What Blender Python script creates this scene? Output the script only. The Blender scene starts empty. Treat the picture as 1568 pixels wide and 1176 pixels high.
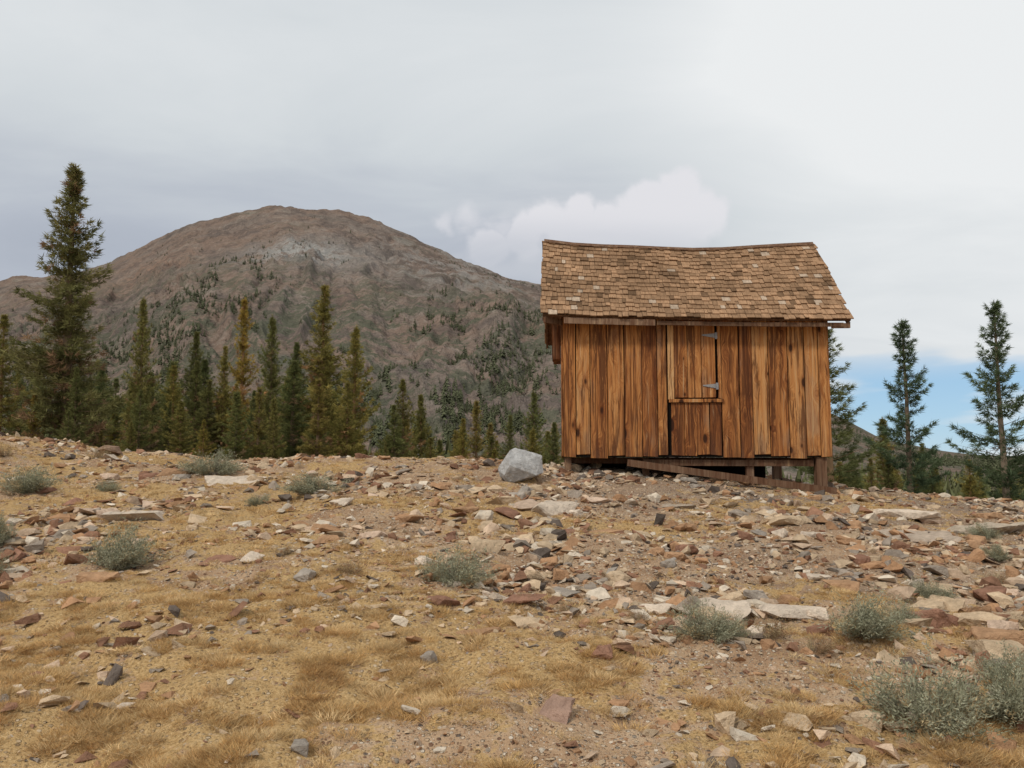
import bpy, bmesh, math, random, numpy as np
from mathutils import Vector, Matrix
rng=np.random.default_rng(7); random.seed(7)
scene=bpy.context.scene
scene.view_settings.view_transform='Standard'
try: scene.view_settings.look='None'
except Exception: pass
scene.view_settings.exposure=0

# ---------------------------------------------------------------- noise
def h2(ix,iy,s):
    n=(ix*374761393+iy*668265263+s*1442695041)&0xffffffff
    n=((n^(n>>13))*1274126177)&0xffffffff
    n=n^(n>>16)
    return (n&0xffff)/65535.0
def vn(x,y,s=0):
    x=np.asarray(x,float); y=np.asarray(y,float)
    ix=np.floor(x).astype(np.int64); iy=np.floor(y).astype(np.int64)
    fx=x-ix; fy=y-iy; fx=fx*fx*(3-2*fx); fy=fy*fy*(3-2*fy)
    a=h2(ix,iy,s);b=h2(ix+1,iy,s);c=h2(ix,iy+1,s);d=h2(ix+1,iy+1,s)
    return (a*(1-fx)+b*fx)*(1-fy)+(c*(1-fx)+d*fx)*fy
def fbm(x,y,o=4,s=0,g=.5):
    t=0;a=1;w=0
    for i in range(o):
        t=t+a*vn(x*2**i+17.3*i,y*2**i-9.1*i,s+i); w+=a; a*=g
    return t/w

# ---------------------------------------------------------------- mesh helpers
def make_mesh(name,V,F,cols=None,mat=None,smooth=False):
    V=np.asarray(V,np.float32); F=np.asarray(F,np.int32)
    me=bpy.data.meshes.new(name)
    n,k=F.shape
    me.vertices.add(len(V)); me.vertices.foreach_set('co',V.ravel())
    me.loops.add(n*k); me.loops.foreach_set('vertex_index',F.ravel())
    me.polygons.add(n); me.polygons.foreach_set('loop_start',np.arange(0,n*k,k,dtype=np.int32))
    me.update(calc_edges=True)
    me.polygons.foreach_set('use_smooth',np.full(n,smooth,dtype=bool))
    if cols is not None:
        c=np.ones((len(V),4),np.float32); c[:,:3]=np.asarray(cols)[:,:3]
        at=me.color_attributes.new('col','FLOAT_COLOR','POINT'); at.data.foreach_set('color',c.ravel())
    if mat: me.materials.append(mat)
    return me
def obj(name,me,loc=(0,0,0),parent=None):
    o=bpy.data.objects.new(name,me); o.location=loc
    scene.collection.objects.link(o)
    if parent: o.parent=parent
    return o
class Merge:
    def __init__(s): s.V=[];s.F=[];s.C=[];s.n=0
    def add(s,V,F,C):
        V=np.asarray(V,float); s.V.append(V); s.F.append(np.asarray(F,int)+s.n)
        C=np.asarray(C,float)
        if C.ndim==1: C=np.tile(C[:3],(len(V),1))
        s.C.append(C); s.n+=len(V)
    def mesh(s,name,mat,smooth=False):
        return make_mesh(name,np.vstack(s.V),np.vstack(s.F),np.vstack(s.C),mat,smooth)
BF=np.array([[0,3,2,1],[4,5,6,7],[0,1,5,4],[1,2,6,5],[2,3,7,6],[3,0,4,7]])
def box(m,a,b,c):
    x0,y0,z0=a;x1,y1,z1=b
    m.add([(x0,y0,z0),(x1,y0,z0),(x1,y1,z0),(x0,y1,z0),(x0,y0,z1),(x1,y0,z1),(x1,y1,z1),(x0,y1,z1)],BF,c)
def beam(m,p,q,w,h,c):
    p=np.array(p,float);q=np.array(q,float);d=q-p;d/=np.linalg.norm(d)
    up=np.array([0,0,1.]) if abs(d[2])<.9 else np.array([0,1.,0])
    s=np.cross(d,up);s/=np.linalg.norm(s);u=np.cross(s,d)
    s=s*w/2;u=u*h/2
    m.add([p-s-u,p+s-u,q+s-u,q-s-u,p-s+u,p+s+u,q+s+u,q-s+u],BF,c)

# ---------------------------------------------------------------- node helpers
def newmat(name):
    m=bpy.data.materials.new(name); m.use_nodes=True
    nt=m.node_tree; nt.nodes.clear()
    out=nt.nodes.new('ShaderNodeOutputMaterial'); b=nt.nodes.new('ShaderNodeBsdfPrincipled')
    nt.links.new(b.outputs[0],out.inputs[0])
    b.inputs['Roughness'].default_value=.9
    b.inputs['Specular IOR Level'].default_value=.15
    return m,nt,b
def diffmat(name):
    m=bpy.data.materials.new(name); m.use_nodes=True
    nt=m.node_tree; nt.nodes.clear()
    out=nt.nodes.new('ShaderNodeOutputMaterial'); b=nt.nodes.new('ShaderNodeBsdfDiffuse')
    nt.links.new(b.outputs[0],out.inputs[0])
    return m,nt,b
class N:
    def __init__(s,nt): s.nt=nt
    def put(s,sock,v):
        if isinstance(v,bpy.types.NodeSocket): s.nt.links.new(v,sock)
        else: sock.default_value=v
    def math(s,op,a,b=0,c=None,clamp=False):
        n=s.nt.nodes.new('ShaderNodeMath'); n.operation=op; n.use_clamp=clamp
        s.put(n.inputs[0],a); s.put(n.inputs[1],b)
        if c is not None: s.put(n.inputs[2],c)
        return n.outputs[0]
    def vmath(s,op,a,b=(0,0,0)):
        n=s.nt.nodes.new('ShaderNodeVectorMath'); n.operation=op
        s.put(n.inputs[0],a)
        if op=='SCALE': s.put(n.inputs['Scale'],b)
        else: s.put(n.inputs[1],b)
        return n.outputs['Value'] if op in('LENGTH','DISTANCE','DOT_PRODUCT') else n.outputs[0]
    def mix(s,f,a,b,t='MIX'):
        n=s.nt.nodes.new('ShaderNodeMix'); n.data_type='RGBA'; n.blend_type=t
        s.put(n.inputs[0],f)
        s.put(n.inputs[6],a if not isinstance(a,tuple) else (*a[:3],1)); s.put(n.inputs[7],b if not isinstance(b,tuple) else (*b[:3],1))
        return n.outputs[2]
    def noise(s,v,scale=5,detail=4,rough=.55,dist=0):
        n=s.nt.nodes.new('ShaderNodeTexNoise')
        if v is not None: s.put(n.inputs['Vector'],v)
        n.inputs['Scale'].default_value=scale; n.inputs['Detail'].default_value=detail
        n.inputs['Roughness'].default_value=rough; n.inputs['Distortion'].default_value=dist
        return n.outputs['Fac']
    def voro(s,v,scale=5,feature='F1',rnd=1):
        n=s.nt.nodes.new('ShaderNodeTexVoronoi'); n.feature=feature
        s.put(n.inputs['Vector'],v); n.inputs['Scale'].default_value=scale
        n.inputs['Randomness'].default_value=rnd
        return n
    def ramp(s,f,stops,interp='LINEAR'):
        n=s.nt.nodes.new('ShaderNodeValToRGB'); s.put(n.inputs[0],f)
        cr=n.color_ramp; cr.interpolation=interp
        while len(cr.elements)<len(stops): cr.elements.new(.5)
        for e,(p,c) in zip(cr.elements,stops):
            e.position=p; e.color=(*c,1) if isinstance(c,tuple) else (c,c,c,1)
        return n.outputs[0]
    def sstep(s,v,a,b):
        n=s.nt.nodes.new('ShaderNodeMapRange'); n.interpolation_type='SMOOTHSTEP'
        s.put(n.inputs[0],v); n.inputs[1].default_value=a; n.inputs[2].default_value=b
        return n.outputs[0]
    def mapping(s,v,scale=(1,1,1),loc=(0,0,0)):
        n=s.nt.nodes.new('ShaderNodeMapping'); s.put(n.inputs['Vector'],v)
        n.inputs['Scale'].default_value=scale; n.inputs['Location'].default_value=loc
        return n.outputs[0]
    def attr(s,name):
        n=s.nt.nodes.new('ShaderNodeAttribute'); n.attribute_name=name; return n.outputs['Color']
    def coord(s,w='Object'):
        n=s.nt.nodes.new('ShaderNodeTexCoord'); return n.outputs[w]
    def sep(s,v):
        n=s.nt.nodes.new('ShaderNodeSeparateXYZ'); s.put(n.inputs[0],v); return n.outputs
    def comb(s,x,y,z):
        n=s.nt.nodes.new('ShaderNodeCombineXYZ')
        for i,q in enumerate((x,y,z)): s.put(n.inputs[i],q)
        return n.outputs[0]
    def bump(s,h,strength,dist,bsdf):
        n=s.nt.nodes.new('ShaderNodeBump'); s.put(n.inputs['Height'],h)
        n.inputs['Strength'].default_value=strength; n.inputs['Distance'].default_value=dist
        s.nt.links.new(n.outputs[0],bsdf.inputs['Normal'])

# ---------------------------------------------------------------- terrain
CX=[-60,-40,-16,-10,-7.5,-5.5,-3,-1,0.3,2,4.7,7,10,16,40]
CZ=[4,3.5,2.6,2.0,1.62,1.42,1.5,1.58,1.42,1.36,1.08,0.9,.72,.3,-1.5]
def crest(x):
    return sum(np.interp(x+d,CX,CZ) for d in (-.8,-.4,0,.4,.8))/5
def gz(x,y,fine=True):
    x=np.asarray(x,float);y=np.asarray(y,float)
    p=np.clip((y-1)/11.5,0,1)
    z=crest(x)*p
    yc=np.interp(x,[3,7],[16.3,14.6])
    d=np.maximum(y-yc,0); d=d*d/(d+2.5)
    z=z-11*(1-np.exp(-.17*d/11))
    far=np.clip((y-14)/20,0,1)
    z=z+(fbm(x*.45,y*.45,3,11)-.5)*(.16+far*1.2)
    if fine:
        near=np.clip(1.5-np.abs(y-8)/14,0,1)
        z=z+((fbm(x*2.6,y*2.6,3,5)-.5)*.16+(fbm(x*11,y*11,2,9)-.5)*.05)*near
    return z
def grassmask(x,y):
    n=fbm(x*.8,y*1.1,4,31)
    base=np.interp(y,[3,4.4,5.4,6.4,8,10,14],[.92,.86,.68,.48,.42,.48,.45])
    r=x/np.maximum(y,1)
    left=np.interp(r,[-.7,-.25,.05,.3,.7],[.22,.14,.02,-.04,-.12])
    right=np.where((y>5.6)&(x>0),-.08,0)
    return np.clip((n-.5)*2.3+base+left+right,0,1)

def axis(d0,d1,step,lo,hi,g=1.16):
    a=list(np.arange(d0,d1+1e-6,step)); s=step;x=d0
    pre=[]
    while x>lo: s*=g; x-=s; pre.append(x)
    s=step;x=a[-1];post=[]
    while x<hi: s*=g; x+=s; post.append(x)
    return np.array(pre[::-1]+a+post)
xs=axis(-8,9.5,.045,-4500,4500); ys=axis(2.8,16.5,.045,-300,4500,1.13)
X,Y=np.meshgrid(xs,ys); Z=gz(X,Y)
nx,ny=len(xs),len(ys)
idx=np.arange(nx*ny).reshape(ny,nx)
F=np.stack([idx[:-1,:-1],idx[:-1,1:],idx[1:,1:],idx[1:,:-1]],-1).reshape(-1,4)
G=grassmask(X,Y); GREY=np.clip((X/np.maximum(Y,1)+.05)*3,0,1)*np.clip((Y-5)/2,0,1)*np.clip(fbm(X*.5,Y*.5,3,77)*2.2-.5,0,1)
FAR=np.clip((Y-17)/8,0,1)
gm,nt,b=diffmat('ground_soil'); n=N(nt)
co=n.coord(); at=n.sep(n.attr('col'))
soil=n.ramp(n.noise(co,2.3,5,.7),[(.3,(.27,.165,.10)),(.5,(.43,.285,.175)),(.7,(.54,.39,.255))])
soil=n.mix(n.math('MULTIPLY',at[1],.75),soil,n.ramp(n.noise(co,4,4),[(.3,(.18,.14,.11)),(.7,(.32,.255,.205))]))
PC=[(0,(.20,.11,.07)),(.14,(.40,.22,.12)),(.30,(.52,.37,.24)),(.48,(.29,.24,.19)),(.58,(.60,.47,.34)),(.78,(.68,.58,.46)),(.93,(.13,.105,.09))]
def pebbles(scale,lo,hi,th):
    v=n.voro(co,scale); cs=n.sep(v.outputs['Color'])
    pc=n.ramp(cs[0],PC,'CONSTANT')
    m=n.math('MULTIPLY',n.sstep(v.outputs['Distance'],hi,lo),n.math('GREATER_THAN',cs[1],th))
    return m,pc,n.math('MULTIPLY',m,cs[2])
m1,c1,h1=pebbles(85,.32,.5,.3); m2,c2,h2_=pebbles(34,.28,.44,.42)
col=n.mix(n.math('MULTIPLY',m1,.75),soil,c1)
gn=n.noise(co,60,3,.8)
grass=n.ramp(gn,[(.3,(.28,.165,.065)),(.5,(.49,.32,.14)),(.7,(.66,.47,.25))])
gmask=n.sstep(n.math('ADD',at[0],n.math('MULTIPLY',n.math('SUBTRACT',n.noise(co,6.5,4,.65),.5),3.0)),.48,.78)
col=n.mix(n.math('MULTIPLY',gmask,.86),col,grass)
col=n.mix(n.math('MULTIPLY',m2,n.math('MULTIPLY_ADD',gmask,-.5,.95)),col,c2)
col=n.mix(at[2],col,n.ramp(n.noise(co,.3,3),[(.35,(.09,.09,.035)),(.65,(.20,.15,.08))]))
nt.links.new(col,b.inputs['Color'])
hh=n.math('ADD',n.math('ADD',n.math('MULTIPLY',h1,.4),h2_),n.math('MULTIPLY',gn,.6))
n.bump(hh,1.,.03,b)
me=make_mesh('ground',np.stack([X,Y,Z],-1).reshape(-1,3),F,np.stack([G,GREY,FAR],-1).reshape(-1,3),gm,True)
obj('ground',me)

# ---------------------------------------------------------------- generic coloured materials
def attrmat(name,nscale,amt,bump=.5,bd=.01,hue=0,det=4,trans=0):
    m,nt,b=diffmat(name); n=N(nt)
    c=n.attr('col')
    if amt:
        f=n.noise(n.coord(),nscale,det,.65)
        c=n.vmath('SCALE',c,n.math('MULTIPLY_ADD',f,2*amt,1-amt))
    if hue:
        oi=nt.nodes.new('ShaderNodeObjectInfo')
        c=n.vmath('MULTIPLY',c,n.ramp(oi.outputs['Random'],[(0,(.9,1.0,.95)),(.5,(1.05,1.02,.92)),(1,(1.4,1.2,.82))]))
    nt.links.new(c,b.inputs['Color'])
    if bump: n.bump(n.noise(n.coord(),nscale*2.5,4,.7),bump,bd,b)
    if trans:
        t=nt.nodes.new('ShaderNodeBsdfTranslucent'); nt.links.new(c,t.inputs[0])
        mx=nt.nodes.new('ShaderNodeMixShader'); mx.inputs[0].default_value=trans
        nt.links.new(b.outputs[0],mx.inputs[1]); nt.links.new(t.outputs[0],mx.inputs[2])
        out=[q for q in nt.nodes if q.type=='OUTPUT_MATERIAL'][0]; nt.links.new(mx.outputs[0],out.inputs[0])
    return m
rockmat=attrmat('rock',13,.65,.9,.03,det=5)
leafmat=attrmat('dry_grass',3,0,0,trans=.25)
sagemat=attrmat('sagebrush_leaf',6,0,0,trans=.25)
pinemat=attrmat('pine_foliage',1.5,0,0,hue=1,trans=.35)
distmat=attrmat('distant_foliage',1.5,0,0)

# ---------------------------------------------------------------- rocks
def hull(npts,flat,seed,pw=1.0):
    r=random.Random(seed); bm=bmesh.new()
    for i in range(npts):
        v=Vector((r.gauss(0,1),r.gauss(0,1),r.gauss(0,1))); v.normalize()
        v=Vector([math.copysign(abs(c)**pw,c) for c in v])
        bm.verts.new((v.x*.5,v.y*.5*r.uniform(.7,.9),v.z*.5*flat))
    res=bmesh.ops.convex_hull(bm,input=bm.verts)
    bmesh.ops.delete(bm,geom=[e for e in res['geom_interior'] if isinstance(e,bmesh.types.BMVert)],context='VERTS')
    bmesh.ops.triangulate(bm,faces=bm.faces)
    return bm
protos=[]
for i in range(30):
    bm=hull(random.choice([8,9,11,13]),random.choice([.25,.35,.45,.6]),100+i,.65)
    bm.verts.index_update()
    protos.append((np.array([v.co[:] for v in bm.verts]),np.array([[v.index for v in f.verts] for f in bm.faces]))); bm.free()
PAL=np.array([(.66,.56,.44),(.56,.42,.28),(.43,.25,.14),(.30,.165,.105),(.34,.28,.225),(.15,.12,.10),(.60,.44,.31)])
PW=np.array([.14,.25,.21,.14,.10,.06,.10])
def rotm(a,t,u):
    ca,sa=math.cos(a),math.sin(a);ct,st=math.cos(t),math.sin(t);cu,su=math.cos(u),math.sin(u)
    Rz=np.array([[ca,-sa,0],[sa,ca,0],[0,0,1]]);Rx=np.array([[1,0,0],[0,ct,-st],[0,st,ct]]);R2=np.array([[cu,-su,0],[su,cu,0],[0,0,1]])
    return R2@Rx@Rz
def in_cabin(x,y): return (x>.9)&(x<4.6)&(y>12.1)&(y<14.6)
Nr=105000
ry=3.0+14*rng.random(Nr)**.85; rx=(rng.random(Nr)*2-1)*(ry*.70+.5)
g=grassmask(rx,ry); cl=fbm(rx*1.3,ry*1.3,4,55)
dens=np.clip((cl-.33)*3.0,0,1)*np.interp(ry,[3,4.4,5.5,9,12,17],[.26,.44,.80,.64,.40,.34])*(1-.60*g)+.04
dens*=1+.7*np.clip((rx/ry-.42)*4,0,1)
keep=rng.random(Nr)<dens; rx,ry=rx[keep],ry[keep]
rz=gz(rx,ry); bigc=fbm(rx*.9+40,ry*.9,3,66)
m=Merge()
for x,y,z,bc in zip(rx,ry,rz,bigc):
    s=.013+(.018+.05*max(0,bc-.3)*2)*rng.exponential(1.0); s=min(s,.20)*(1+.03*y)
    if y<4.6: s*=.8
    V,Fc=protos[rng.integers(30)]
    R=rotm(rng.random()*6.28,rng.normal(0,.42),rng.random()*6.28)
    V2=(V*s)@R.T+np.array([x,y,z+s*.05])
    c=PAL[rng.choice(7,p=PW)]*rng.uniform(.72,1.1)
    m.add(V2,Fc,c)
obj('loose_rocks',m.mesh('loose_rocks',rockmat))
nrocks=len(rx)

def bigrock(name,x,y,w,d,h,col,seed,sink=.25,tilt=0,rot=0,npts=22,pw=.7,bev=.02,rough=.03):
    bm=hull(npts,1,seed,pw)
    co=np.array([v.co[:] for v in bm.verts]); ext=co.max(0)-co.min(0)
    for v in bm.verts: v.co=Vector((v.co.x/ext[0]*w,v.co.y/ext[1]*d,v.co.z/ext[2]*h))
    bmesh.ops.dissolve_limit(bm,angle_limit=.15,verts=bm.verts,edges=bm.edges)
    bmesh.ops.triangulate(bm,faces=bm.faces)
    for it in range(3):
        L=w*(.3,.16,.09)[it]
        es=[e for e in bm.edges if e.calc_length()>L]
        if es: bmesh.ops.subdivide_edges(bm,edges=es,cuts=1); bmesh.ops.triangulate(bm,faces=bm.faces)
    bmesh.ops.smooth_vert(bm,verts=bm.verts,factor=.2,use_axis_x=True,use_axis_y=True,use_axis_z=True)
    bm.normal_update()
    P=np.array([v.co[:] for v in bm.verts])
    k=6/w
    dn=(fbm(P[:,0]*k+seed+P[:,2]*k*.7,P[:,1]*k+P[:,2]*k,4,seed)-.5)*rough*3*w
    for v,q in zip(bm.verts,dn): v.co+=v.normal*float(q)
    me=bpy.data.meshes.new(name); bm.to_mesh(me); bm.free()
    nv=len(me.vertices); c=np.ones((nv,4),np.float32); c[:,:3]=col
    a=me.color_attributes.new('col','FLOAT_COLOR','POINT'); a.data.foreach_set('color',c.ravel())
    me.materials.append(rockmat)
    o=obj(name,me,(x,y,float(gz(x,y))+h*(.5-sink))); o.rotation_euler=(tilt,0,rot)
    return o
pale=(.64,.53,.42);pink=(.58,.43,.32);rust=(.43,.26,.15);red=(.31,.17,.115);grey=(.36,.31,.26);tan=(.56,.42,.28)
bigrock('granite_boulder',.12,11.25,.62,.52,.55,(.45,.445,.435),47,.12,.08,.5,18,.8,.05,.022)
R=[(-3.9,8.4,.70,.5,.20,pale),(-4.25,8.5,.3,.3,.14,pink),(.15,9.05,.8,.5,.20,pink),(.45,8.9,.6,.4,.16,pale),(-.15,9.3,.4,.3,.15,tan),(1.4,5.6,.46,.3,.11,pale),(1.93,5.55,.48,.3,.10,pale),
(2.85,5.5,.42,.35,.16,red),(.2,3.85,.2,.15,.11,(.38,.25,.19)),(.8,6.4,.17,.14,.12,grey),(-1.55,6.1,.2,.16,.12,grey),(2.0,6.5,.17,.13,.11,rust),(3.2,7.2,.17,.14,.1,tan),
(2.75,4.65,.34,.3,.17,tan),(2.95,4.95,.3,.25,.16,rust),(-3.8,10.8,.8,.5,.14,pale),(-2.4,13,.35,.3,.16,red),(.5,4.5,.14,.12,.09,red),(-.46,4.55,.09,.08,.09,grey),(-1.9,4.05,.09,.08,.04,pale),
(-4.7,9.0,.35,.3,.1,pink),(3.3,5.8,.3,.25,.14,rust),(2.6,5.2,.22,.2,.12,tan),(2,9.8,.7,.5,.08,(.48,.39,.30)),(2.7,7.8,.4,.25,.07,tan),(-.9,3.5,.09,.08,.07,grey),(.98,3.75,.1,.1,.1,tan),
(3.6,6.2,.3,.3,.14,red),(3.9,6.4,.25,.2,.12,pink),(3.1,5.2,.2,.2,.12,pink),(-1.0,8.0,.25,.2,.1,rust),(-.5,8.6,.3,.22,.1,rust),(-4.9,11.5,.4,.3,.15,rust),(4.9,10.2,.9,.5,.12,pale),(5.6,9.4,1.1,.6,.12,(.52,.43,.33)),(6.2,10.5,.4,.3,.1,rust),(4.3,8.6,.9,.5,.10,(.46,.37,.29)),(3.1,8.9,.7,.4,.09,tan),(5.3,8.2,.8,.5,.12,tan),
(1.0,9.6,.4,.3,.08,pink),(-.9,10.3,.3,.2,.12,rust),(.9,8.0,.45,.3,.11,rust),(1.6,7.4,.25,.2,.1,red),(3.9,13.3,.4,.35,.3,(.16,.11,.09)),(3.5,13.2,.35,.3,.25,(.2,.15,.12)),(4.3,12.9,.3,.3,.2,(.22,.14,.1)),(-2.0,12.5,.25,.2,.12,rust),(-7.2,14.2,.5,.4,.2,(.3,.2,.14)),(-6.5,13,.3,.3,.15,pale)]
for i in range(130):
    yy=random.uniform(4.9,12); xx=random.uniform(-.62,.66)*yy
    if abs(xx-.12)<.5 and abs(yy-11.2)<.6: continue
    if grassmask(xx,yy)>.75 and random.random()<.7: continue
    R.append((xx,yy,random.uniform(.12,.34),random.uniform(.12,.26),random.uniform(.06,.13),random.choice([pale,pink,rust,rust,red,red,tan,tan,grey])))
for i,(x,y,w,d,h,c) in enumerate(R):
    k=random.uniform(.82,1.04)
    bigrock('rock',x,y,w,d,h,tuple(q*k for q in c),200+i,.34,random.uniform(-.18,.18),random.uniform(-.6,.6) if w>.35 else random.random()*6,random.choice([9,11,14]),.6,.03,.032)

# ---------------------------------------------------------------- grass
def tuft_proto(seed,nb=110,ww=.016):
    r=np.random.default_rng(seed)
    a=r.random(nb)*6.283; rad=.5*np.sqrt(r.random(nb))
    base=np.stack([np.cos(a)*rad,np.sin(a)*rad,np.zeros(nb)-.03],-1)
    a2=a+r.normal(0,.9,nb); lean=.25+.8*rad*2*r.random(nb)
    L=r.uniform(.35,.75,nb)*(1-.5*rad)
    tip=base+np.stack([np.cos(a2)*lean*L,np.sin(a2)*lean*L,L],-1)
    th=r.random(nb)*6.28; w=np.stack([np.cos(th),np.sin(th),0*th],-1)*ww
    V=np.stack([base-w,base+w,tip],1).reshape(-1,3)
    F=np.arange(nb*3).reshape(-1,3)
    c=np.repeat(r.uniform(.6,1.25,nb),3)
    return V,F,c
tp=[tuft_proto(i,130,.013) for i in range(10)]; tpf=[tuft_proto(50+i,50,.024) for i in range(10)]
def scatter_tufts(name,x,y,size,hs,palette):
    m=Merge(); z=gz(x,y)
    for i in range(len(x)):
        V,F,c=(tp if y[i]<6.3 else tpf)[rng.integers(10)]
        a=rng.random()*6.28; s=size[i]
        Rz=np.array([[math.cos(a),-math.sin(a),0],[math.sin(a),math.cos(a),0],[0,0,1]])
        V2=(V*np.array([s,s*rng.uniform(.7,1.1),s*hs*rng.uniform(.6,1.4)]))@Rz.T+np.array([x[i],y[i],z[i]])
        m.add(V2,F,c[:,None]*palette[rng.integers(len(palette))]*rng.uniform(.8,1.15))
    obj(name,m.mesh(name,leafmat))
Ng=38000
gy=2.9+13.5*rng.random(Ng)**1.6; gx=(rng.random(Ng)*2-1)*(gy*.70+.3)
gmk=grassmask(gx,gy); cl=fbm(gx*5,gy*5,2,91)
keep=rng.random(Ng)<np.clip((gmk-.28)*1.4,0,.9)*np.clip((cl-.46)*8,.01,1)
keep&=~in_cabin(gx,gy)
gx,gy=gx[keep],gy[keep]
gold=np.array([(.66,.45,.21),(.60,.39,.17),(.74,.55,.30),(.54,.34,.155),(.65,.47,.25)])
scatter_tufts('dry_grass',gx,gy,.06+.10*rng.random(len(gx)),.40,gold)
ngr=len(gx)

# ---------------------------------------------------------------- sagebrush
def sage_mesh(name,seed,nst=100,per=85,c0=(.37,.365,.255),c1=(.25,.25,.165),dry=.17):
    r=np.random.default_rng(seed); m=Merge()
    lob=[(r.random()*6.283,r.uniform(.75,1.15)) for _ in range(5)]
    for i in range(nst):
        la,lk=lob[i%5]
        a=la+r.normal(0,.5); lean=r.random()**.6*1.25
        d=np.array([math.cos(a)*math.sin(lean),math.sin(a)*math.sin(lean),math.cos(lean)*.95])
        L=r.uniform(.26,.50)*(1-.12*lean)*lk
        p0=np.array([math.cos(a),math.sin(a),0])*.08*r.random(); p1=p0+d*L
        w=np.array([-d[1],d[0],0])*.006+np.array([.003,0,0])
        m.add([p0-w,p0+w,p1],[[0,1,2]],(.22,.17,.13))
        t=r.uniform(.25,1.05,per)[:,None]; q=p0+(p1-p0)*t+r.normal(0,.022,(per,3))
        ld=d+r.normal(0,.6,(per,3)); ld/=np.linalg.norm(ld,axis=1)[:,None]
        ll=r.uniform(.016,.036,per)[:,None]; pw=np.cross(ld,r.normal(0,1,(per,3))); pw/=np.linalg.norm(pw,axis=1)[:,None]; pw*=.004
        V=np.stack([q-pw,q+pw,q+ld*ll],1).reshape(-1,3); V[:,2]=np.maximum(V[:,2],-.02)
        c=np.array(c0) if r.random()>.4 else np.array(c1)
        if r.random()<dry: c=np.array((.42,.33,.19))
        cc=np.repeat(c[None,:]*r.uniform(.6,1.3,(per,1)),3,0)
        m.add(V,np.arange(per*3).reshape(-1,3),cc)
    return m.mesh(name,sagemat)
sm=[sage_mesh('sagebrush_mesh',i) for i in range(6)]
bm_=[sage_mesh('dry_shrub_mesh',20+i,60,44,(.36,.22,.12),(.24,.16,.09),.3) for i in range(2)]
S=[(-3.22,6.5,.74,.42),(-.46,6.12,.72,.38),(-6.15,10.1,.95,.46),(-4.27,11.5,1.1,.44),(-2.32,9.7,1.0,.34),(1.18,4.95,.52,.26),(2.15,5.05,.72,.30),(1.93,3.85,.80,.40),(2.38,3.9,.60,.36),(3.2,6.2,.45,.22),(-4.64,7.36,.5,.36),(-4.1,6.3,.4,.3),(2.55,5.3,.3,.2),(-5.2,10.3,.4,.2),(-2.9,9.2,.35,.18),(2.6,4.2,.5,.3),(4.6,7.6,.4,.2),(1.35,5.1,.3,.18),(5.2,8.8,.5,.2)]
for i,(x,y,w,h) in enumerate(S):
    o=obj('sagebrush',sm[i%6],(x,y,float(gz(x,y))-.01)); o.scale=(w/.85,w/.85,h/.48); o.rotation_euler=(0,0,random.random()*6)
for x,y,w,h in [(1.61,5.12,.4,.2),(-1.21,6.14,.3,.18),(1.75,4.75,.4,.14),(4.07,6.86,.4,.16),(-1.9,6.7,.3,.15),(.37,5.3,.25,.13),(.8,5.2,.22,.12),(3.4,5.4,.35,.15),(.1,5.4,.22,.12),(-6.8,13,.6,.3),(-7.6,12,.5,.3)]:
    o=obj('dry_shrub',random.choice(bm_),(x,y,float(gz(x,y))-.01)); o.scale=(w/.9,w/.9,h/.48); o.rotation_euler=(0,0,random.random()*6)

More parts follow.
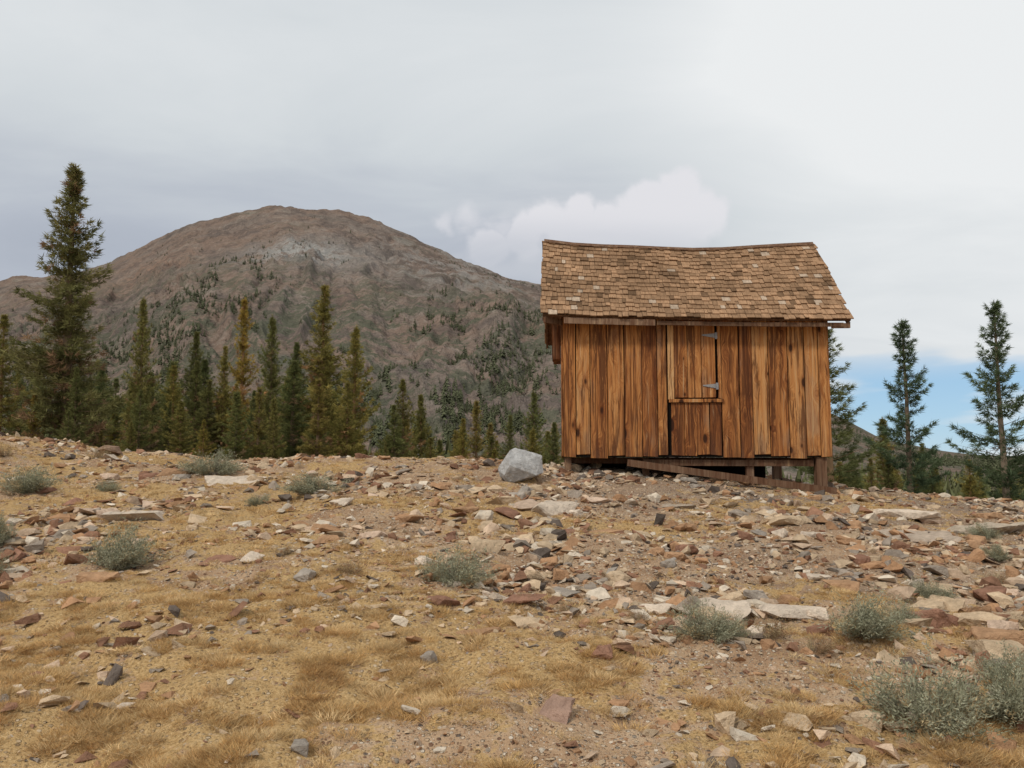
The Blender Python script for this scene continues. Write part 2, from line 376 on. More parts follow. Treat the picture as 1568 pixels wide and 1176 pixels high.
# ---------------------------------------------------------------- pines
def pine_mesh(name,seed,Rm=1.5,bare=.06,whorl=.24,nb=5,green=(.165,.165,.065),green2=(.26,.235,.095),clump=1.0,dead=.12,up=0.,prune=.12,trunkc=(.26,.18,.13),topthin=.0,pexp=.95,inner=.12,nk=9,lead=.35):
    r=np.random.default_rng(seed); m=Merge(); H=10.
    hs=np.linspace(-.6,H,14); bend=r.normal(0,.05,(14,2)).cumsum(0)*.3
    ring=[]
    for i,h in enumerate(hs):
        rad=.17*(1-max(h,0)/H)**.8+.012
        a=np.arange(7)/7*6.283
        ring.append(np.stack([np.cos(a)*rad+bend[i,0],np.sin(a)*rad+bend[i,1],a*0+h],-1))
    V=np.vstack(ring);F=[]
    for i in range(13):
        for j in range(7):
            a,b_,c,d=i*7+j,i*7+(j+1)%7,(i+1)*7+(j+1)%7,(i+1)*7+j
            F+= [[a,b_,c],[a,c,d]]
    m.add(V,F,np.array(trunkc))
    h=H*bare
    P=[];D=[];LN=[];CC=[]
    while h<H-.12:
        f=h/H
        tx=np.interp(h,hs,bend[:,0]);ty=np.interp(h,hs,bend[:,1])
        prof=Rm*((1-f)**pexp)*min(1,.7+(f-bare)*2.)*(1+.28*math.sin(h*2.1+seed)*math.sin(h*.9+seed*2))+.04
        ph=r.random()*6.28
        k=r.integers(max(2,nb-2),nb+1)
        for j in range(k):
            if r.random()<prune*(1+topthin*f*3): continue
            az=ph+j*6.283/k+r.normal(0,.3)
            L=prof*r.uniform(.45,1.22)
            el=math.radians(-18+52*f**1.2+r.normal(0,9))+up
            npt=max(2,int(L/.14))
            t=np.linspace(0,1,npt+1)
            rr=t*L*math.cos(el); zz=h+t*L*math.sin(el)+.22*L*t**2.2-.06*L*np.sin(t*3.1)
            pts=np.stack([tx+np.cos(az)*rr,ty+np.sin(az)*rr,zz],-1)
            tw=.022*(1-f*.6)
            m.add([pts[0]+[0,0,tw],pts[0]-[0,0,tw],pts[-1]],[[0,1,2]],np.array(trunkc)*.8)
            sv=np.array([-math.sin(az),math.cos(az),0])
            m.add([pts[0]+sv*tw,pts[0]-sv*tw,pts[-1]],[[0,1,2]],np.array(trunkc)*.8)
            isdead=r.random()<dead*(1.6-f*1.4)
            bc=np.array(green)*(1-(q:=r.random()))+np.array(green2)*q
            if isdead: bc=np.array((.30,.19,.12))
            st=int(npt*inner) if f<.8 else 0
            for q in range(st,npt+1):
                tt=t[q]
                if isdead and r.random()<.5: continue
                sp=.36*L*(1-tt)*.9+.05
                for side in (-1,0,1):
                    if side==0 and tt<.8 and r.random()<.5: continue
                    off=side*sp*r.uniform(.3,1.)
                    pos=pts[q]+sv*off+np.array([0,0,r.normal(0,.05)])
                    dr=np.array([math.cos(az),math.sin(az),.35])+sv*side*.7
                    P.append(pos);D.append(dr);LN.append(clump*r.uniform(.8,1.2)*(1-.4*f));CC.append(bc*r.uniform(.6,1.3)*(.8+.3*tt))
        h+=whorl*r.uniform(.7,1.3)*(1-.35*f)
    for i in range(6):
        P.append(np.array([bend[-1,0],bend[-1,1],H-.6*r.random()]));D.append(np.array([r.normal(0,.4),r.normal(0,.4),1.]));LN.append(lead*clump);CC.append(np.array(green2))
    P=np.array(P);D=np.array(D);LN=np.array(LN);CC=np.array(CC);n_=len(P);k=nk
    P=np.repeat(P,k,0)+r.normal(0,.03,(n_*k,3));D=np.repeat(D,k,0)+r.normal(0,.6,(n_*k,3));D/=np.linalg.norm(D,axis=1)[:,None]
    LN=np.repeat(LN,k)[:,None]*r.uniform(.17,.32,(n_*k,1)); CC=np.repeat(CC,k,0)*r.uniform(.75,1.25,(n_*k,1))
    W=np.cross(D,r.normal(0,1,(n_*k,3)));W/=np.linalg.norm(W,axis=1)[:,None];W*=.0155
    V=np.stack([P-W,P+W,P+D*LN],1).reshape(-1,3)
    m.add(V,np.arange(n_*k*3).reshape(-1,3),np.repeat(CC,3,0))
    return m.mesh(name,pinemat)
dense=[pine_mesh('pine_dense',1,2.0),pine_mesh('pine_dense',2,2.3,green=(.18,.185,.07)),pine_mesh('pine_dense',3,2.1,green=(.14,.155,.065),green2=(.21,.205,.085)),pine_mesh('pine_dense',4,2.5,whorl=.27,prune=.18),pine_mesh('pine_dense',5,1.9,dead=.25,green=(.22,.195,.065),green2=(.32,.25,.095))]
tall=pine_mesh('pine_tall',8,1.85,.04,.19,6,(.165,.165,.07),(.25,.22,.10),1.05,.25,0,.18,topthin=.35,pexp=.78)
sparse=[pine_mesh('pine_sparse',11,2.1,.18,.40,5,(.10,.13,.08),(.15,.18,.10),1.35,.05,.10,.18,(.32,.22,.17),pexp=.75,inner=.35,nk=11),pine_mesh('pine_sparse',12,2.3,.18,.36,5,(.105,.135,.08),(.16,.19,.10),1.3,.05,.12,.16,(.34,.25,.20),pexp=.75,inner=.35,nk=11)]
def pine(me,x,y,zt,wf=1.):
    zb=float(gz(x,y,False))-.1; s=(zt-zb)/10.
    o=obj('pine_tree',me,(x,y,zb)); o.scale=(s*wf,s*wf,s); o.rotation_euler=(0,0,random.random()*6.28)
pine(tall,-16.9,30,12.9,1.0)
T=[(1,-13.1,28,7.3,.75),(3,-20.6,32,7.4,1.0),(2,-13.6,34,7.0,.9),(0,-10.9,30,5.8,.9),(4,-10.9,32,8.1,.8),(1,-10.6,35,7.9,.7),(2,-9,33,6.4,.9),(0,-7.9,33,8.8,1.1),(1,-6,30,6.6,.9),(3,-4.45,32,4.75,1),(2,-4.35,38,4.6,1),(4,-1.6,36,4.2,1),(0,-.1,40,3.7,1.1),(1,1.1,38,4.8,.9),(2,1.8,34,3.1,1),
(3,-20.4,34,5.5,1),(2,-20.7,40,6.2,1),(3,-16.2,38,6,1),(4,-18.5,27,4.2,1.2),(3,-12.2,26,3.8,1.2),(4,-8.6,27,4.0,1.1),(1,-15,33,5.2,1)]
for k,x,y,zt,w in T: pine(dense[k],x,y,zt,w)
for i in range(110):
    y=random.uniform(24,62); a=random.uniform(-.72,-.13)
    if a>-.2 and random.random()<.5: continue
    top=random.uniform(.015,.125)*(1 if random.random()<.6 else .6) if a<-.2 else random.uniform(.0,.07)
    pine(random.choice(dense),a*y,y,1.6+top*y,random.uniform(.9,1.4))
for i in range(34):
    y=random.uniform(34,70); a=random.uniform(-.16,.1)
    pine(random.choice(dense),a*y,y,1.6+random.uniform(-.01,.05)*y,random.uniform(1,1.5))
pine(sparse[0],14.9,30,6.75,.92); pine(sparse[1],16.6,27,6.95,.9); pine(sparse[1],9.75,24.5,5.6,1.2)
for k,x,y,zt,w in [(1,15.8,34,3.3,1.2),(2,15.3,36,1.9,1.2),(0,20.5,40,2.3,1.2),(3,20.6,36,1.5,1.3),(1,22.2,34,2.1,1.2),(2,14.1,30,1.6,1.2),(0,17.3,33,1.2,1.3),(3,19.2,31,.9,1.3),(4,13.0,29,1.6,1.2)]: pine(dense[k],x,y,zt,w)
for i in range(34):
    y=random.uniform(32,75); a=random.uniform(.38,.72)
    pine(random.choice(dense),a*y,y,1.6+random.uniform(-.055,-.005)*y,random.uniform(1,1.5))

# ---------------------------------------------------------------- mountain
SA=[-1.3,-.9,-.72,-.653,-.637,-.595,-.555,-.517,-.4636,-.4143,-.3727,-.3226,-.3017,-.2638,-.2218,-.1838,-.1374,-.0702,-.0033,.0425,.1377,.2607,.4149,.463,.5359,.58,.66,.9,1.3]
SB=[.12,.18,.21,.2224,.2291,.2291,.2345,.247,.2751,.2991,.3077,.3197,.3231,.318,.318,.3077,.2862,.2538,.2283,.2173,.1735,.1151,.0491,.0229,.0082,.003,.0,-.002,-.003]
def mh(a,t):
    Hr=1.6+1800*np.interp(a,SA,SB)
    tt=np.clip(t,0,1.0)
    z=-9+(Hr+9)*tt**1.22
    env=np.sin(np.pi*np.clip(tt,0,1)*.96)
    amp=np.clip((Hr)/350,.08,1)
    warp=(fbm(a*9,t*6,4,3)-.5)*.22
    g0=vn(a*10+warp*9,t*1.6,21); g1=vn(a*27+warp*16,t*3.0,22); g2=vn(a*66+warp*26,t*8,23); g3=vn(a*140+warp*40,t*18,24)
    gul=(1-np.abs(2*g0-1))*.50+(1-np.abs(2*g1-1))*.28+(1-np.abs(2*g2-1))*.14+(1-np.abs(2*g3-1))*.08
    z=z+amp*env*((gul-.6)*58)
    crag=np.clip(fbm(a*11,t*8,4,88)-.49,0,1)*3.5
    z=z+amp*env*crag*(fbm(a*120,t*80,4,41,.6)-.5)*46
    z=z+amp*(fbm(a*95,t*45,5,61,.6)-.5)*9
    z=z+38*np.exp(-((a+.02-(t-.45)*-.5)/.13)**2-((t-.42)/.12)**2)
    z=z+30*np.exp(-((a-.1)/.1)**2-((t-.6)/.12)**2)
    z=z-np.clip(t-1,0,1)*900
    return z
na,ntt=900,260
A_=np.linspace(-1.1,1.1,na);T_=np.concatenate([np.linspace(0,1,ntt-12),np.linspace(1.008,1.3,12)])
AA,TT=np.meshgrid(A_,T_);YY=300+1500*TT;XX=AA*YY;ZZ=mh(AA,TT); ZZ[0,:]=-14
id2=np.arange(na*ntt).reshape(ntt,na)
F=np.stack([id2[:-1,:-1],id2[:-1,1:],id2[1:,1:],id2[1:,:-1]],-1).reshape(-1,4)
mm,nt,b=diffmat('mountain_rock'); n=N(nt); co=n.coord()
big=n.noise(co,.005,5,.65,.5); med=n.noise(n.mapping(co,(1,.4,1)),.022,6,.75,.4); fin=n.noise(co,.12,3,.75)
col=n.ramp(big,[(.32,(.155,.13,.11)),(.45,(.195,.155,.13)),(.55,(.215,.155,.122)),(.68,(.14,.13,.105))])
col=n.mix(n.math('MULTIPLY',n.sstep(med,.51,.57),.55),col,(.10,.083,.077))
col=n.mix(n.math('MULTIPLY',n.sstep(med,.45,.38),.4),col,(.29,.25,.21))
p=n.sep(co)
def blob(x,z,rx,rz):
    d=n.math('ADD',n.math('POWER',n.math('DIVIDE',n.math('SUBTRACT',p[0],x),rx),2),n.math('POWER',n.math('DIVIDE',n.math('SUBTRACT',p[2],z),rz),2))
    return n.math('POWER',2.718,n.math('MULTIPLY',d,-1))
scr=n.math('MULTIPLY',blob(-110,370,200,120),n.sstep(med,.54,.44))
col=n.mix(n.math('MULTIPLY',scr,.75,clamp=True),col,(.27,.25,.23))
ob=n.math('MULTIPLY',blob(-340,330,85,50),n.sstep(med,.44,.52))
col=n.mix(n.math('MULTIPLY',ob,.9,clamp=True),col,(.35,.34,.32))
rb=n.math('MULTIPLY',blob(-640,320,130,70),n.sstep(fin,.4,.6))
col=n.mix(n.math('MULTIPLY',rb,.45,clamp=True),col,(.28,.165,.11))
scrub=n.math('MULTIPLY',n.sstep(n.noise(co,.016,7,.85),.48,.54),n.sstep(p[2],400,130))
col=n.mix(n.math('MULTIPLY',scrub,.85),col,(.095,.10,.07))
col=n.vmath('SCALE',col,n.math('MULTIPLY_ADD',fin,1.1,.47))
nt.links.new(col,b.inputs['Color']); n.bump(n.math('ADD',fin,n.math('MULTIPLY',med,2.)),.9,8,b)
obj('mountain',make_mesh('mountain',np.stack([XX,YY,ZZ],-1).reshape(-1,3),F,None,mm,True))
def lod(seed):
    r=np.random.default_rng(seed);V=[];
    for i in range(20):
        f=i/20; a=i*2.4+r.normal(0,.3); R0=.19*(1-f)**.85+.02; R0*=r.uniform(.7,1.25); z=.08+f*.84
        w=.6
        V+=[(0,0,z+.16),(math.cos(a-w)*R0,math.sin(a-w)*R0,z-.02),(math.cos(a+w)*R0,math.sin(a+w)*R0,z-.03*r.random())]
    V+=[(0,0,1),(.03,0,.8),(-.03,.02,.8)]; V+=[(.02,0,0),(-.02,0,0),(0,0,.5)]
    V=np.array(V);return V,np.arange(len(V)).reshape(-1,3)
lods=[lod(i) for i in range(6)]
Nt=130000
ta=rng.random(Nt)*1.6-.8; tt=rng.random(Nt)**.9*.97
nn=fbm(ta*9,tt*7,5,71,.6); n2=fbm(ta*42,tt*26,4,72,.65)
pr=np.interp(tt,[0,.15,.3,.5,.7,.85,1],[.9,.85,.6,.32,.07,.01,.0])
pr=pr*np.clip((nn-.48)*12,0.01,1)*np.clip((n2-.47)*9,0.02,1)
pr+=.3*np.exp(-((tt-.93)/.07)**2)*(ta>-.1)*(ta<.3)*np.clip((n2-.45)*8,0,1)
k=rng.random(Nt)<pr; ta,tt=ta[k],tt[k]
tz=mh(ta,tt); ty=300+1500*tt; tx=ta*ty
m=Merge()
for x,y,z in zip(tx,ty,tz):
    V,Fc=lods[rng.integers(6)]; s=rng.uniform(2.5,7)*(1 if rng.random()<.85 else 1.5); a=rng.random()*6.28
    if y>1200: s*=.8
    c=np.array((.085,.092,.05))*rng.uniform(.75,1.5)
    haze=min(1,y/2600); c=c*(1-haze*.4)+np.array((.14,.14,.12))*haze*.4  # haze painted in: tree colour pales with distance
    ca,sa=math.cos(a),math.sin(a)
    V2=np.stack([V[:,0]*ca-V[:,1]*sa,V[:,0]*sa+V[:,1]*ca,V[:,2]],-1)*np.array([s*1.5,s*1.5,s])+np.array([x,y,z-.5])
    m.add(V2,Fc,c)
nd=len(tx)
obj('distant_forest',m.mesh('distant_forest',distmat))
m=Merge()
vy=75+260*rng.random(1500)**1.3; vx=(rng.random(1500)*2-1)*vy*.8
for x,y,z in zip(vx,vy,gz(vx,vy,False)):
    V,Fc=lods[rng.integers(6)]; s=rng.uniform(5,10); a=rng.random()*6.28; ca,sa=math.cos(a),math.sin(a)
    V2=np.stack([V[:,0]*ca-V[:,1]*sa,V[:,0]*sa+V[:,1]*ca,V[:,2]],-1)*s+np.array([x,y,z-.3])
    m.add(V2,Fc,np.array((.14,.145,.07))*rng.uniform(.7,1.4))
obj('valley_forest',m.mesh('valley_forest',distmat))

# ---------------------------------------------------------------- cabin
def woodmat(name,ramp,kn=1.,stain=1.,dk=(.08,.028,.012),lt=(.52,.35,.19)):
    m,nt,b=newmat(name); n=N(nt); co=n.coord(); c=n.attr('col'); cs=n.sep(c)
    off=n.comb(n.math('MULTIPLY',cs[0],137.),0,n.math('MULTIPLY',cs[1],211.))
    v=n.vmath('ADD',co,off); ps=n.sep(v)
    vo=n.voro(n.mapping(v,(6.,.01,2.6)),1.0); kd=vo.outputs['Distance']
    kn_d=n.math('SUBTRACT',kd,n.math('MULTIPLY',n.math('SUBTRACT',n.sep(vo.outputs['Color'])[0],.55),.38))
    knot=n.sstep(kn_d,.14,.05)
    warp=n.math('MULTIPLY',n.sstep(kd,.6,.0),.09)
    gv=n.comb(n.math('ADD',ps[0],warp),ps[1],ps[2])
    g1=n.noise(n.mapping(gv,(20,20,.8)),1,5,.7,.8)
    g2=n.noise(n.mapping(gv,(120,120,2.4)),1,3,.7,.3)
    f=n.math('ADD',n.math('MULTIPLY',g1,.70),n.math('MULTIPLY',g2,.30))
    f=n.math('ADD',f,n.math('MULTIPLY',n.math('SUBTRACT',cs[2],.5),.24))
    col=n.ramp(f,ramp)
    # slow change of tone along each board, greyer where it has bleached
    tone=n.noise(n.mapping(v,(3,3,.9)),1,3,.6)
    col=n.mix(n.math('MULTIPLY',n.sstep(tone,.52,.68),.5*stain),col,(.26,.17,.11))
    st=n.noise(n.mapping(v,(13,13,.65)),1,5,.75,.9)
    col=n.mix(n.math('MULTIPLY',n.sstep(st,.49,.58),.82*stain),col,dk)
    col=n.mix(n.math('MULTIPLY',n.sstep(st,.42,.32),.6*stain),col,lt)
    halo=n.sstep(kn_d,.34,.1)
    col=n.mix(n.math('MULTIPLY',halo,.5*kn),col,(.15,.042,.012))
    col=n.mix(n.math('MULTIPLY',knot,.92*kn,clamp=True),col,(.03,.012,.007))
    base=n.math('MULTIPLY',n.sstep(n.sep(co)[2],.45,-.02),n.sstep(n.noise(n.mapping(v,(14,14,1.5)),1,4,.7),.42,.62))
    col=n.mix(n.math('MULTIPLY',base,.65*stain),col,(.10,.045,.025))
    nt.links.new(col,b.inputs['Base Color']); b.inputs['Roughness'].default_value=.8
    n.bump(n.math('SUBTRACT',f,n.math('MULTIPLY',knot,.4)),.8,.014,b)
    return m
W=[(.28,(.065,.023,.010)),(.39,(.19,.066,.022)),(.49,(.37,.148,.046)),(.59,(.49,.225,.076)),(.76,(.57,.34,.16))]
boardm=woodmat('weathered_boards',W)
darkm=woodmat('dark_timber',[(.3,(.06,.033,.02)),(.5,(.15,.085,.05)),(.7,(.27,.175,.115))],.3,.6)
shm,nt,b=diffmat('shingle_wood'); n=N(nt); co=n.coord(); c=n.attr('col')
f1=n.noise(n.mapping(co,(70,9,9)),1,3,.7); f2=n.noise(co,1.6,4,.6)
c=n.vmath('SCALE',c,n.math('MULTIPLY',n.math('MULTIPLY_ADD',f1,1.5,.25),n.math('MULTIPLY_ADD',f2,1.3,.35)))
nt.links.new(c,b.inputs['Color']); n.bump(f1,.6,.006,b)
hingem,nt,b=newmat('rusty_steel'); b.inputs['Metallic'].default_value=.4; b.inputs['Roughness'].default_value=.6; n=N(nt)
nt.links.new(n.ramp(n.noise(n.coord(),30,4),[(.4,(.26,.26,.27)),(.62,(.34,.33,.32)),(.75,(.2,.12,.08))]),b.inputs['Base Color'])
blackm,nt,b=newmat('shade_black'); b.inputs['Base Color'].default_value=(.012,.009,.007,1)  # near-black colour stands in for shade inside and beneath the shed

cab=bpy.data.objects.new('wooden_shed',None); scene.collection.objects.link(cab)
cab.location=(.77,12.0,1.62); cab.rotation_euler=(0,0,math.radians(-3.5))
Wd,Dp=3.92,2.7
def rc(lo=.0,hi=1.): return np.array((random.random(),random.random(),random.uniform(lo,hi)))
RISE=1.55;RUN=1.6
def lean(u): return .12*(u+.3)/4.5
def sag(u,s):
    q=(u-1.96)/2.26; return (1-q*q)*(.02+.10*s)+.012*math.sin(u*2.9+1)*s
def roofp(u,s,h=0,back=False):
    y=-.25+RUN*s; z=2.11+RISE*s-sag(u,s)-lean(u)
    nrm=np.array([0,-RISE,RUN])/math.hypot(RISE,RUN)
    p=np.array([u,y,z])+nrm*h
    if back: p[1]=Dp-p[1]
    return p
def wall_board(m,x0,x1,z0,z1,y=-.024,t=.024,c=None,jit=True):
    j=random.uniform(-.010,.008) if jit else 0
    a=random.uniform(-.006,.006)
    V=[(x0,y+j,z0),(x1,y+j,z0+random.uniform(-.015,.015)),(x1,y+t+j,z0),(x0,y+t+j,z0),(x0+a,y+j,z1),(x1+a,y+j,z1),(x1+a,y+t+j,z1),(x0+a,y+t+j,z1)]
    m.add(V,BF,rc() if c is None else c)
m=Merge()
def boards(xs_,z0,z1):
    for a,b_ in zip(xs_[:-1],xs_[1:]):
        top=2.36-lean((a+b_)/2)-.05
        wall_board(m,a+.006,b_-.006,z0+random.uniform(-.035,.02),min(z1,top-.01))
s=3.92/405
L=[(q-862)*s for q in (862,882,904,931,957,984,1008,1023)]
boards(L,0,2.4)
Rr=[(q-862)*s for q in (1106,1133,1153,1178,1207,1232,1253,1270)]
boards(Rr,0,2.4)
wall_board(m,L[-1]+.003,Rr[0]-.003,2.0,2.26,c=rc(0,.2))
wall_board(m,2.315,2.36,.86,1.99,c=rc(.2,.5))
q=0
while q<Wd-.05:
    w=min(random.uniform(.2,.3),Wd-q); wall_board(m,q+.004,q+w-.004,random.uniform(-.03,.02),2.22,y=Dp,t=.024); q+=w
for sx,xx in ((0,-.024),(1,Wd)):
    q=0
    while q<Dp-.01:
        w=min(random.uniform(.2,.3),Dp-q); w=Dp-q if Dp-q-w<.1 else w
        ln=lean(0 if sx==0 else Wd)
        f=lambda y:2.11+RISE*((min(y,Dp-y)+.25)/RUN)-.06-ln
        segs=[(q,q+w)]
        if q<Dp/2<q+w: segs=[(q,Dp/2),(Dp/2,q+w)]
        cc=rc(.1,.7)
        for a,b_ in segs:
            z0=random.uniform(-.03,.01)
            m.add([(xx,a+.003,z0),(xx+.024,a+.003,z0),(xx+.024,b_-.003,z0),(xx,b_-.003,z0),(xx,a+.003,f(a)),(xx+.024,a+.003,f(a)),(xx+.024,b_-.003,f(b_)),(xx,b_-.003,f(b_))],BF,cc)
        q+=w
obj('wall_boards',m.mesh('wall_boards',boardm),parent=cab)
m=Merge()
for a,b_ in ((1.665,1.86),(1.868,2.07),(2.078,2.275)): wall_board(m,a,b_,.865,1.985,y=-.03,c=rc(.2,.6),jit=False)
for a,b_ in ((1.61,1.80),(1.808,1.98),(1.988,2.17),(2.178,2.345)): wall_board(m,a,b_,random.uniform(-.02,.02),.79,y=-.022,c=rc(.0,.25),jit=False)
obj('door',m.mesh('door',boardm),parent=cab)
m=Merge()
wall_board(m,1.568,1.657,.84,2.0,y=-.045,t=.04,c=(.3,.2,1.5),jit=False)
box(m,(1.58,-.052,.795),(2.385,-.004,.845),(.7,.4,.6))
obj('door_trim',m.mesh('door_trim',boardm),parent=cab)
m=Merge()
for zc in (1.80,1.04):
    V=[(2.085,-.04,zc+.012),(2.085,-.04,zc-.002),(2.275,-.04,zc-.038),(2.275,-.04,zc+.03),(2.085,-.034,zc+.012),(2.085,-.034,zc-.002),(2.275,-.034,zc-.038),(2.275,-.034,zc+.03)]
    m.add(V,BF,(.5,.5,.5)); box(m,(2.278,-.046,zc-.055),(2.312,-.022,zc+.045),(.5,.5,.5))
    for i in range(3):
        box(m,(2.12+i*.055,-.046,zc-.008-.006*i),(2.132+i*.055,-.038,zc+.004-.006*i),(.5,.5,.5))
obj('hinges',m.mesh('hinges',hingem),parent=cab)
m=Merge()
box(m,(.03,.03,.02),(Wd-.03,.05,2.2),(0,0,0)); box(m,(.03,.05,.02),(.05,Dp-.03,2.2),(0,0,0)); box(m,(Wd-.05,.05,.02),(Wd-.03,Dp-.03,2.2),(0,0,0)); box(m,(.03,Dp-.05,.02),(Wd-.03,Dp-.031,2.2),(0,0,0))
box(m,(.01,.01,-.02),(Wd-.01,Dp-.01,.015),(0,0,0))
obj('light_block_lining',m.mesh('light_block_lining',blackm),parent=cab)  # panels and floor slab added to stop light passing between the boards
m=Merge(); us=np.linspace(-.29,4.21,19)
for back in (False,True):
    for u0,u1 in zip(us[:-1],us[1:]):
        V=[roofp(u0,0.005,-.045,back),roofp(u1,0.005,-.045,back),roofp(u1,1,-.045,back),roofp(u0,1,-.045,back),roofp(u0,.005,-.008,back),roofp(u1,.005,-.008,back),roofp(u1,1,-.008,back),roofp(u0,1,-.008,back)]
        m.add(V,BF,(.4,.6,.35))
    for u in np.linspace(0.05,3.87,7):
        V=[roofp(u-.025,.03,-.14,back),roofp(u+.025,.03,-.14,back),roofp(u+.025,.97,-.14,back),roofp(u-.025,.97,-.14,back),roofp(u-.025,.03,-.047,back),roofp(u+.025,.03,-.047,back),roofp(u+.025,.97,-.047,back),roofp(u-.025,.97,-.047,back)]
        m.add(V,BF,rc(.2,.5))
    for u in (-.285,4.18):
        V=[roofp(u-.015,-.01,-.10,back),roofp(u+.02,-.01,-.10,back),roofp(u+.02,1.0,-.10,back),roofp(u-.015,1.0,-.10,back),roofp(u-.015,-.01,-.048,back),roofp(u+.02,-.01,-.048,back),roofp(u+.02,1.0,-.048,back),roofp(u-.015,1.0,-.048,back)]
        m.add(V,BF,rc(.3,.6))
obj('roof_frame',m.mesh('roof_frame',darkm),parent=cab)
m=Merge()
def fascia(u0,u1,h0,h1,y,c,nseg=5):
    uu=np.linspace(u0,u1,nseg+1)
    for a,b_ in zip(uu[:-1],uu[1:]):
        pa,pb=roofp(a,0),roofp(b_,0)
        V=[(a,y,pa[2]-h1),(b_,y,pb[2]-h1),(b_,y+.02,pb[2]-h1),(a,y+.02,pa[2]-h1),(a,y,pa[2]-h0),(b_,y,pb[2]-h0),(b_,y+.02,pb[2]-h0),(a,y+.02,pa[2]-h0)]
        m.add(V,BF,c)
fascia(.02,1.37,.035,.125,-.252,(.55,.35,1.1))
fascia(1.40,4.1,.05,.11,-.235,(.2,.6,.15))
beam(m,(-.27,-.24,2.03),(-.02,.02,2.03),.05,.09,(.5,.3,.4))
beam(m,(3.94,-.2,1.90),(4.2,-.2,1.90),.05,.07,(.5,.3,.6))
beam(m,(3.94,.9,2.95),(4.2,.9,2.95),.05,.07,(.5,.3,.6))
obj('fascia_boards',m.mesh('fascia_boards',darkm),parent=cab)
m=Merge(); NC=17
for back in (False,True):
    for k in range(NC+1):
        u=-.31+random.uniform(-.03,0)
        s0b=k/(NC+.4)-.012
        while u<4.2:
            w=min(random.uniform(.05,.14),4.24-u)
            if w<.03: break
            s0=s0b+random.uniform(-.011,.011); s1=min(s0+2.1/NC,1.004); th_=random.uniform(.010,.018); lf=random.uniform(.014,.028)
            u1=u+w-.006; c=np.array((.285,.175,.103))*random.uniform(.78,1.2)
            if random.random()<.08: c=c*.55
            if random.random()<.04: c=np.array((.40,.31,.23))
            V=[roofp(u,s0,lf,back),roofp(u1,s0,lf,back),roofp(u1,s1,.0,back),roofp(u,s1,.0,back),roofp(u,s0,lf+th_,back),roofp(u1,s0,lf+th_,back),roofp(u1,s1,.006,back),roofp(u,s1,.006,back)]
            m.add(V,BF,c); u+=w
obj('roof_shingles',m.mesh('roof_shingles',shm),parent=cab)
m=Merge(); uu=np.linspace(-.3,4.2,10)
for back in (False,True):
    for i,(a,b_) in enumerate(zip(uu[:-1],uu[1:])):
        o_=.001 if back else 0
        V=[roofp(a,.972,.022,back),roofp(b_,.972,.022,back),roofp(b_,1.006,.022,back),roofp(a,1.006,.022,back),roofp(a,.972,.038,back),roofp(b_,.972,.038,back),roofp(b_,1.012,.038+o_,back),roofp(a,1.012,.038+o_,back)]
        m.add(V,BF,(.31,.5,.5))
obj('ridge_cap',m.mesh('ridge_cap',darkm),parent=cab)
m=Merge()
box(m,(-.15,.30,1.50),(-.03,.33,2.12),(.35,.7,.0)); box(m,(-.15,.335,1.5),(-.028,1.0,1.53),(.3,.3,.0)); box(m,(-.165,.34,1.54),(-.151,1.0,2.12),(.3,.3,.0))
obj('side_shutter',m.mesh('side_shutter',boardm),parent=cab)
m=Merge()
def gl(lx,ly):
    c_,s_=math.cos(math.radians(-3.5)),math.sin(math.radians(-3.5))
    wx=.77+lx*c_-ly*s_; wy=12+lx*s_+ly*c_
    return float(gz(wx,wy))-1.62
for lx,ly,w in ((.07,.1,.10),(2.78,.16,.11),(3.80,.1,.15),(.1,2.5,.12),(3.8,2.5,.14),(1.25,.3,.1)):
    g_=gl(lx,ly); beam(m,(lx,ly,g_-.08),(lx,ly,-.022),w,w,rc(.4,1.))
beam(m,(1.2,.12,-.10),(3.7,.12,-.11),.1,.09,(.4,.3,.4))
beam(m,(.95,-.06,-.10),(3.95,-.10,gl(3.95,-.1)+.05),.05,.10,(.6,.2,.55))
beam(m,(.03,.4,-.07),(3.88,.4,-.07),.1,.09,(.1,.2,.1)); beam(m,(.03,2.3,-.07),(3.88,2.3,-.07),.1,.09,(.1,.2,.1))
obj('foundation_timbers',m.mesh('foundation_timbers',darkm),parent=cab)
m=Merge()
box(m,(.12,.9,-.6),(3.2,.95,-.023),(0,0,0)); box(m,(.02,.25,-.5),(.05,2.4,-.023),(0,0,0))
obj('shade_skirting',m.mesh('shade_skirting',blackm),parent=cab)  # flat black skirt added to paint the shade of the underfloor gap

# ---------------------------------------------------------------- world
w=bpy.data.worlds.new('World'); scene.world=w; w.use_nodes=True
nt=w.node_tree; nt.nodes.clear(); n=N(nt)
out=nt.nodes.new('ShaderNodeOutputWorld'); bg=nt.nodes.new('ShaderNodeBackground'); bg.inputs[1].default_value=.1
sky=nt.nodes.new('ShaderNodeTexSky'); sky.sky_type='NISHITA'; sky.sun_disc=False
sky.sun_elevation=math.radians(48); sky.sun_rotation=math.radians(218); sky.altitude=2500
d=n.coord('Generated'); ds=n.sep(d)
zz=n.math('MAXIMUM',ds[2],0.0)
inv=n.math('DIVIDE',1.,n.math('ADD',zz,.16))
pl=n.comb(n.math('MULTIPLY',ds[0],inv),n.math('MULTIPLY',ds[1],inv),0)
big=n.noise(n.mapping(pl,(1,1.7,1)),1.1,5,.55,.5)
az=n.math('DIVIDE',ds[0],n.math('MAXIMUM',n.math('ABSOLUTE',ds[1]),.25))
v=n.math('MULTIPLY_ADD',n.math('SUBTRACT',big,.5),.50,.33)
v=n.math('ADD',v,n.math('MULTIPLY',n.sstep(zz,.22,.46),.40))
v=n.math('ADD',v,n.math('MULTIPLY',n.sstep(az,.05,.5),.52))
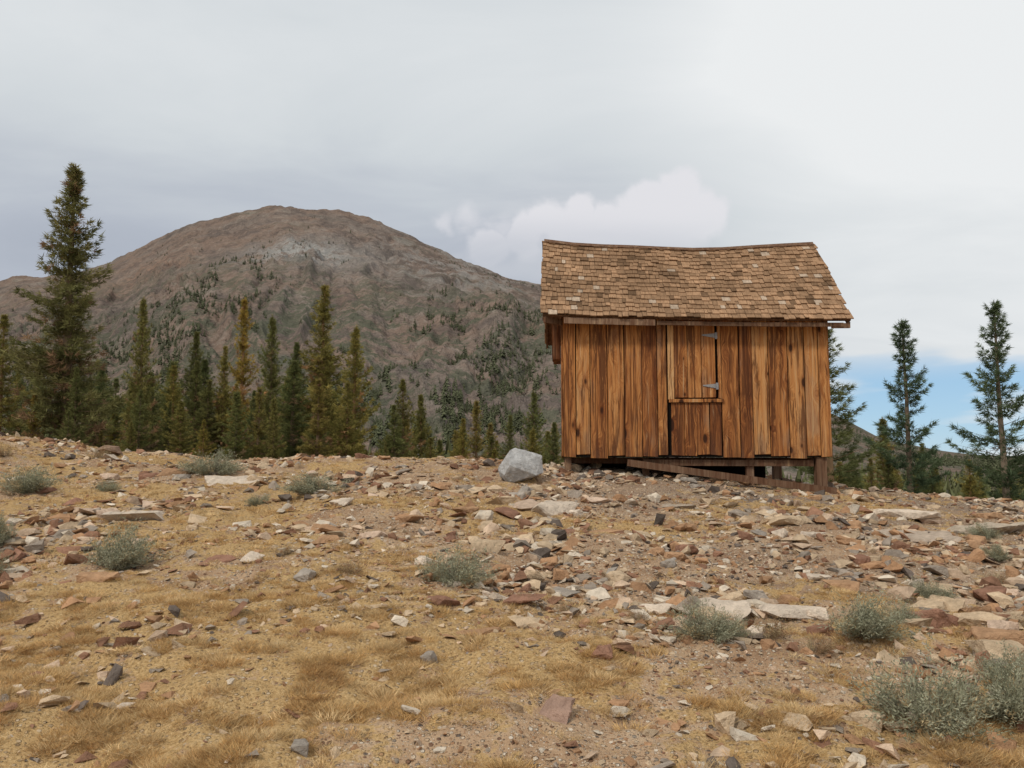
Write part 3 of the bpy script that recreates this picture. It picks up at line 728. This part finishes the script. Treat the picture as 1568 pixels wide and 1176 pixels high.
cloud=n.ramp(v,[(.12,(3.5,3.9,4.7)),(.36,(4.6,5.0,5.7)),(.62,(6.4,6.8,7.1)),(1.,(8.3,8.5,8.6))])
gap=n.math('MULTIPLY',n.sstep(n.noise(n.mapping(d,(3,3,16)),1.3,4,.5),.38,.52),n.math('MULTIPLY',n.sstep(az,.25,.45),n.sstep(zz,.14,.08)))
skc=n.mix(.7,sky.outputs[0],(3.2,5.4,7.6))
base=n.mix(gap,cloud,skc)
el=n.math('DIVIDE',ds[2],n.math('MAXIMUM',ds[1],.05))
ax=n.math('DIVIDE',ds[0],n.math('MAXIMUM',ds[1],.05))
uv=n.comb(ax,el,0)
nv=nt.nodes.new('ShaderNodeTexNoise'); nt.links.new(uv,nv.inputs['Vector']); nv.inputs['Scale'].default_value=19; nv.inputs['Detail'].default_value=5
uvw=n.vmath('ADD',uv,n.vmath('SCALE',n.vmath('SUBTRACT',nv.outputs['Color'],(.5,.5,.5)),.06))
def cluster(L):
    dmin=None
    for bx,by,br in L:
        q=n.math('DIVIDE',n.vmath('DISTANCE',uvw,(bx,by,0)),br)
        dmin=q if dmin is None else n.math('SMOOTH_MIN',dmin,q,.3)
    return dmin
dm=cluster(((.210,.330,.034),(.170,.326,.030),(.245,.305,.038),(.125,.312,.022),(.085,.318,.024),(.05,.297,.030),(.0134,.282,.030),(-.03,.265,.03),(.14,.285,.05),(.09,.275,.05),(.19,.285,.055)))
front=n.math('GREATER_THAN',ds[1],0)
cm=n.math('MULTIPLY',n.math('MULTIPLY',n.sstep(dm,1.2,.7),n.sstep(el,.22,.325)),front)
wp=n.math('MULTIPLY',n.sstep(cluster(((-.055,.305,.016),(-.088,.302,.014),(-.02,.296,.018))),1.5,.3),front)
cm=n.math('MAXIMUM',n.math('MULTIPLY',cm,.9),n.math('MULTIPLY',wp,.5))
wisp=n.math('MULTIPLY',n.math('MULTIPLY',n.sstep(dm,3.2,.8),.35),n.math('MULTIPLY',front,n.sstep(big,.4,.6)))
base=n.mix(wisp,base,(6.6,6.7,7.1))
fcol=n.mix(cm,base,(7.7,7.65,8.0))
nt.links.new(fcol,bg.inputs[0]); nt.links.new(bg.outputs[0],out.inputs[0])

sl=bpy.data.lights.new('sun','SUN'); sl.energy=2.0; sl.angle=math.radians(10); sl.color=(1,.93,.82)
so=bpy.data.objects.new('sun',sl); scene.collection.objects.link(so); so.rotation_euler=(math.radians(42),0,math.radians(-38)); so.location=(-5,-5,20)

cd=bpy.data.cameras.new('camera'); cam=bpy.data.objects.new('camera',cd); scene.collection.objects.link(cam)
cam.location=(0,0,1.6); cam.rotation_euler=(math.radians(95.25),0,0); cd.sensor_width=36; cd.lens=28.0; cd.clip_end=12000; cd.clip_start=.05
scene.camera=cam
print('rocks',nrocks,'grass',ngr,'dist',nd)
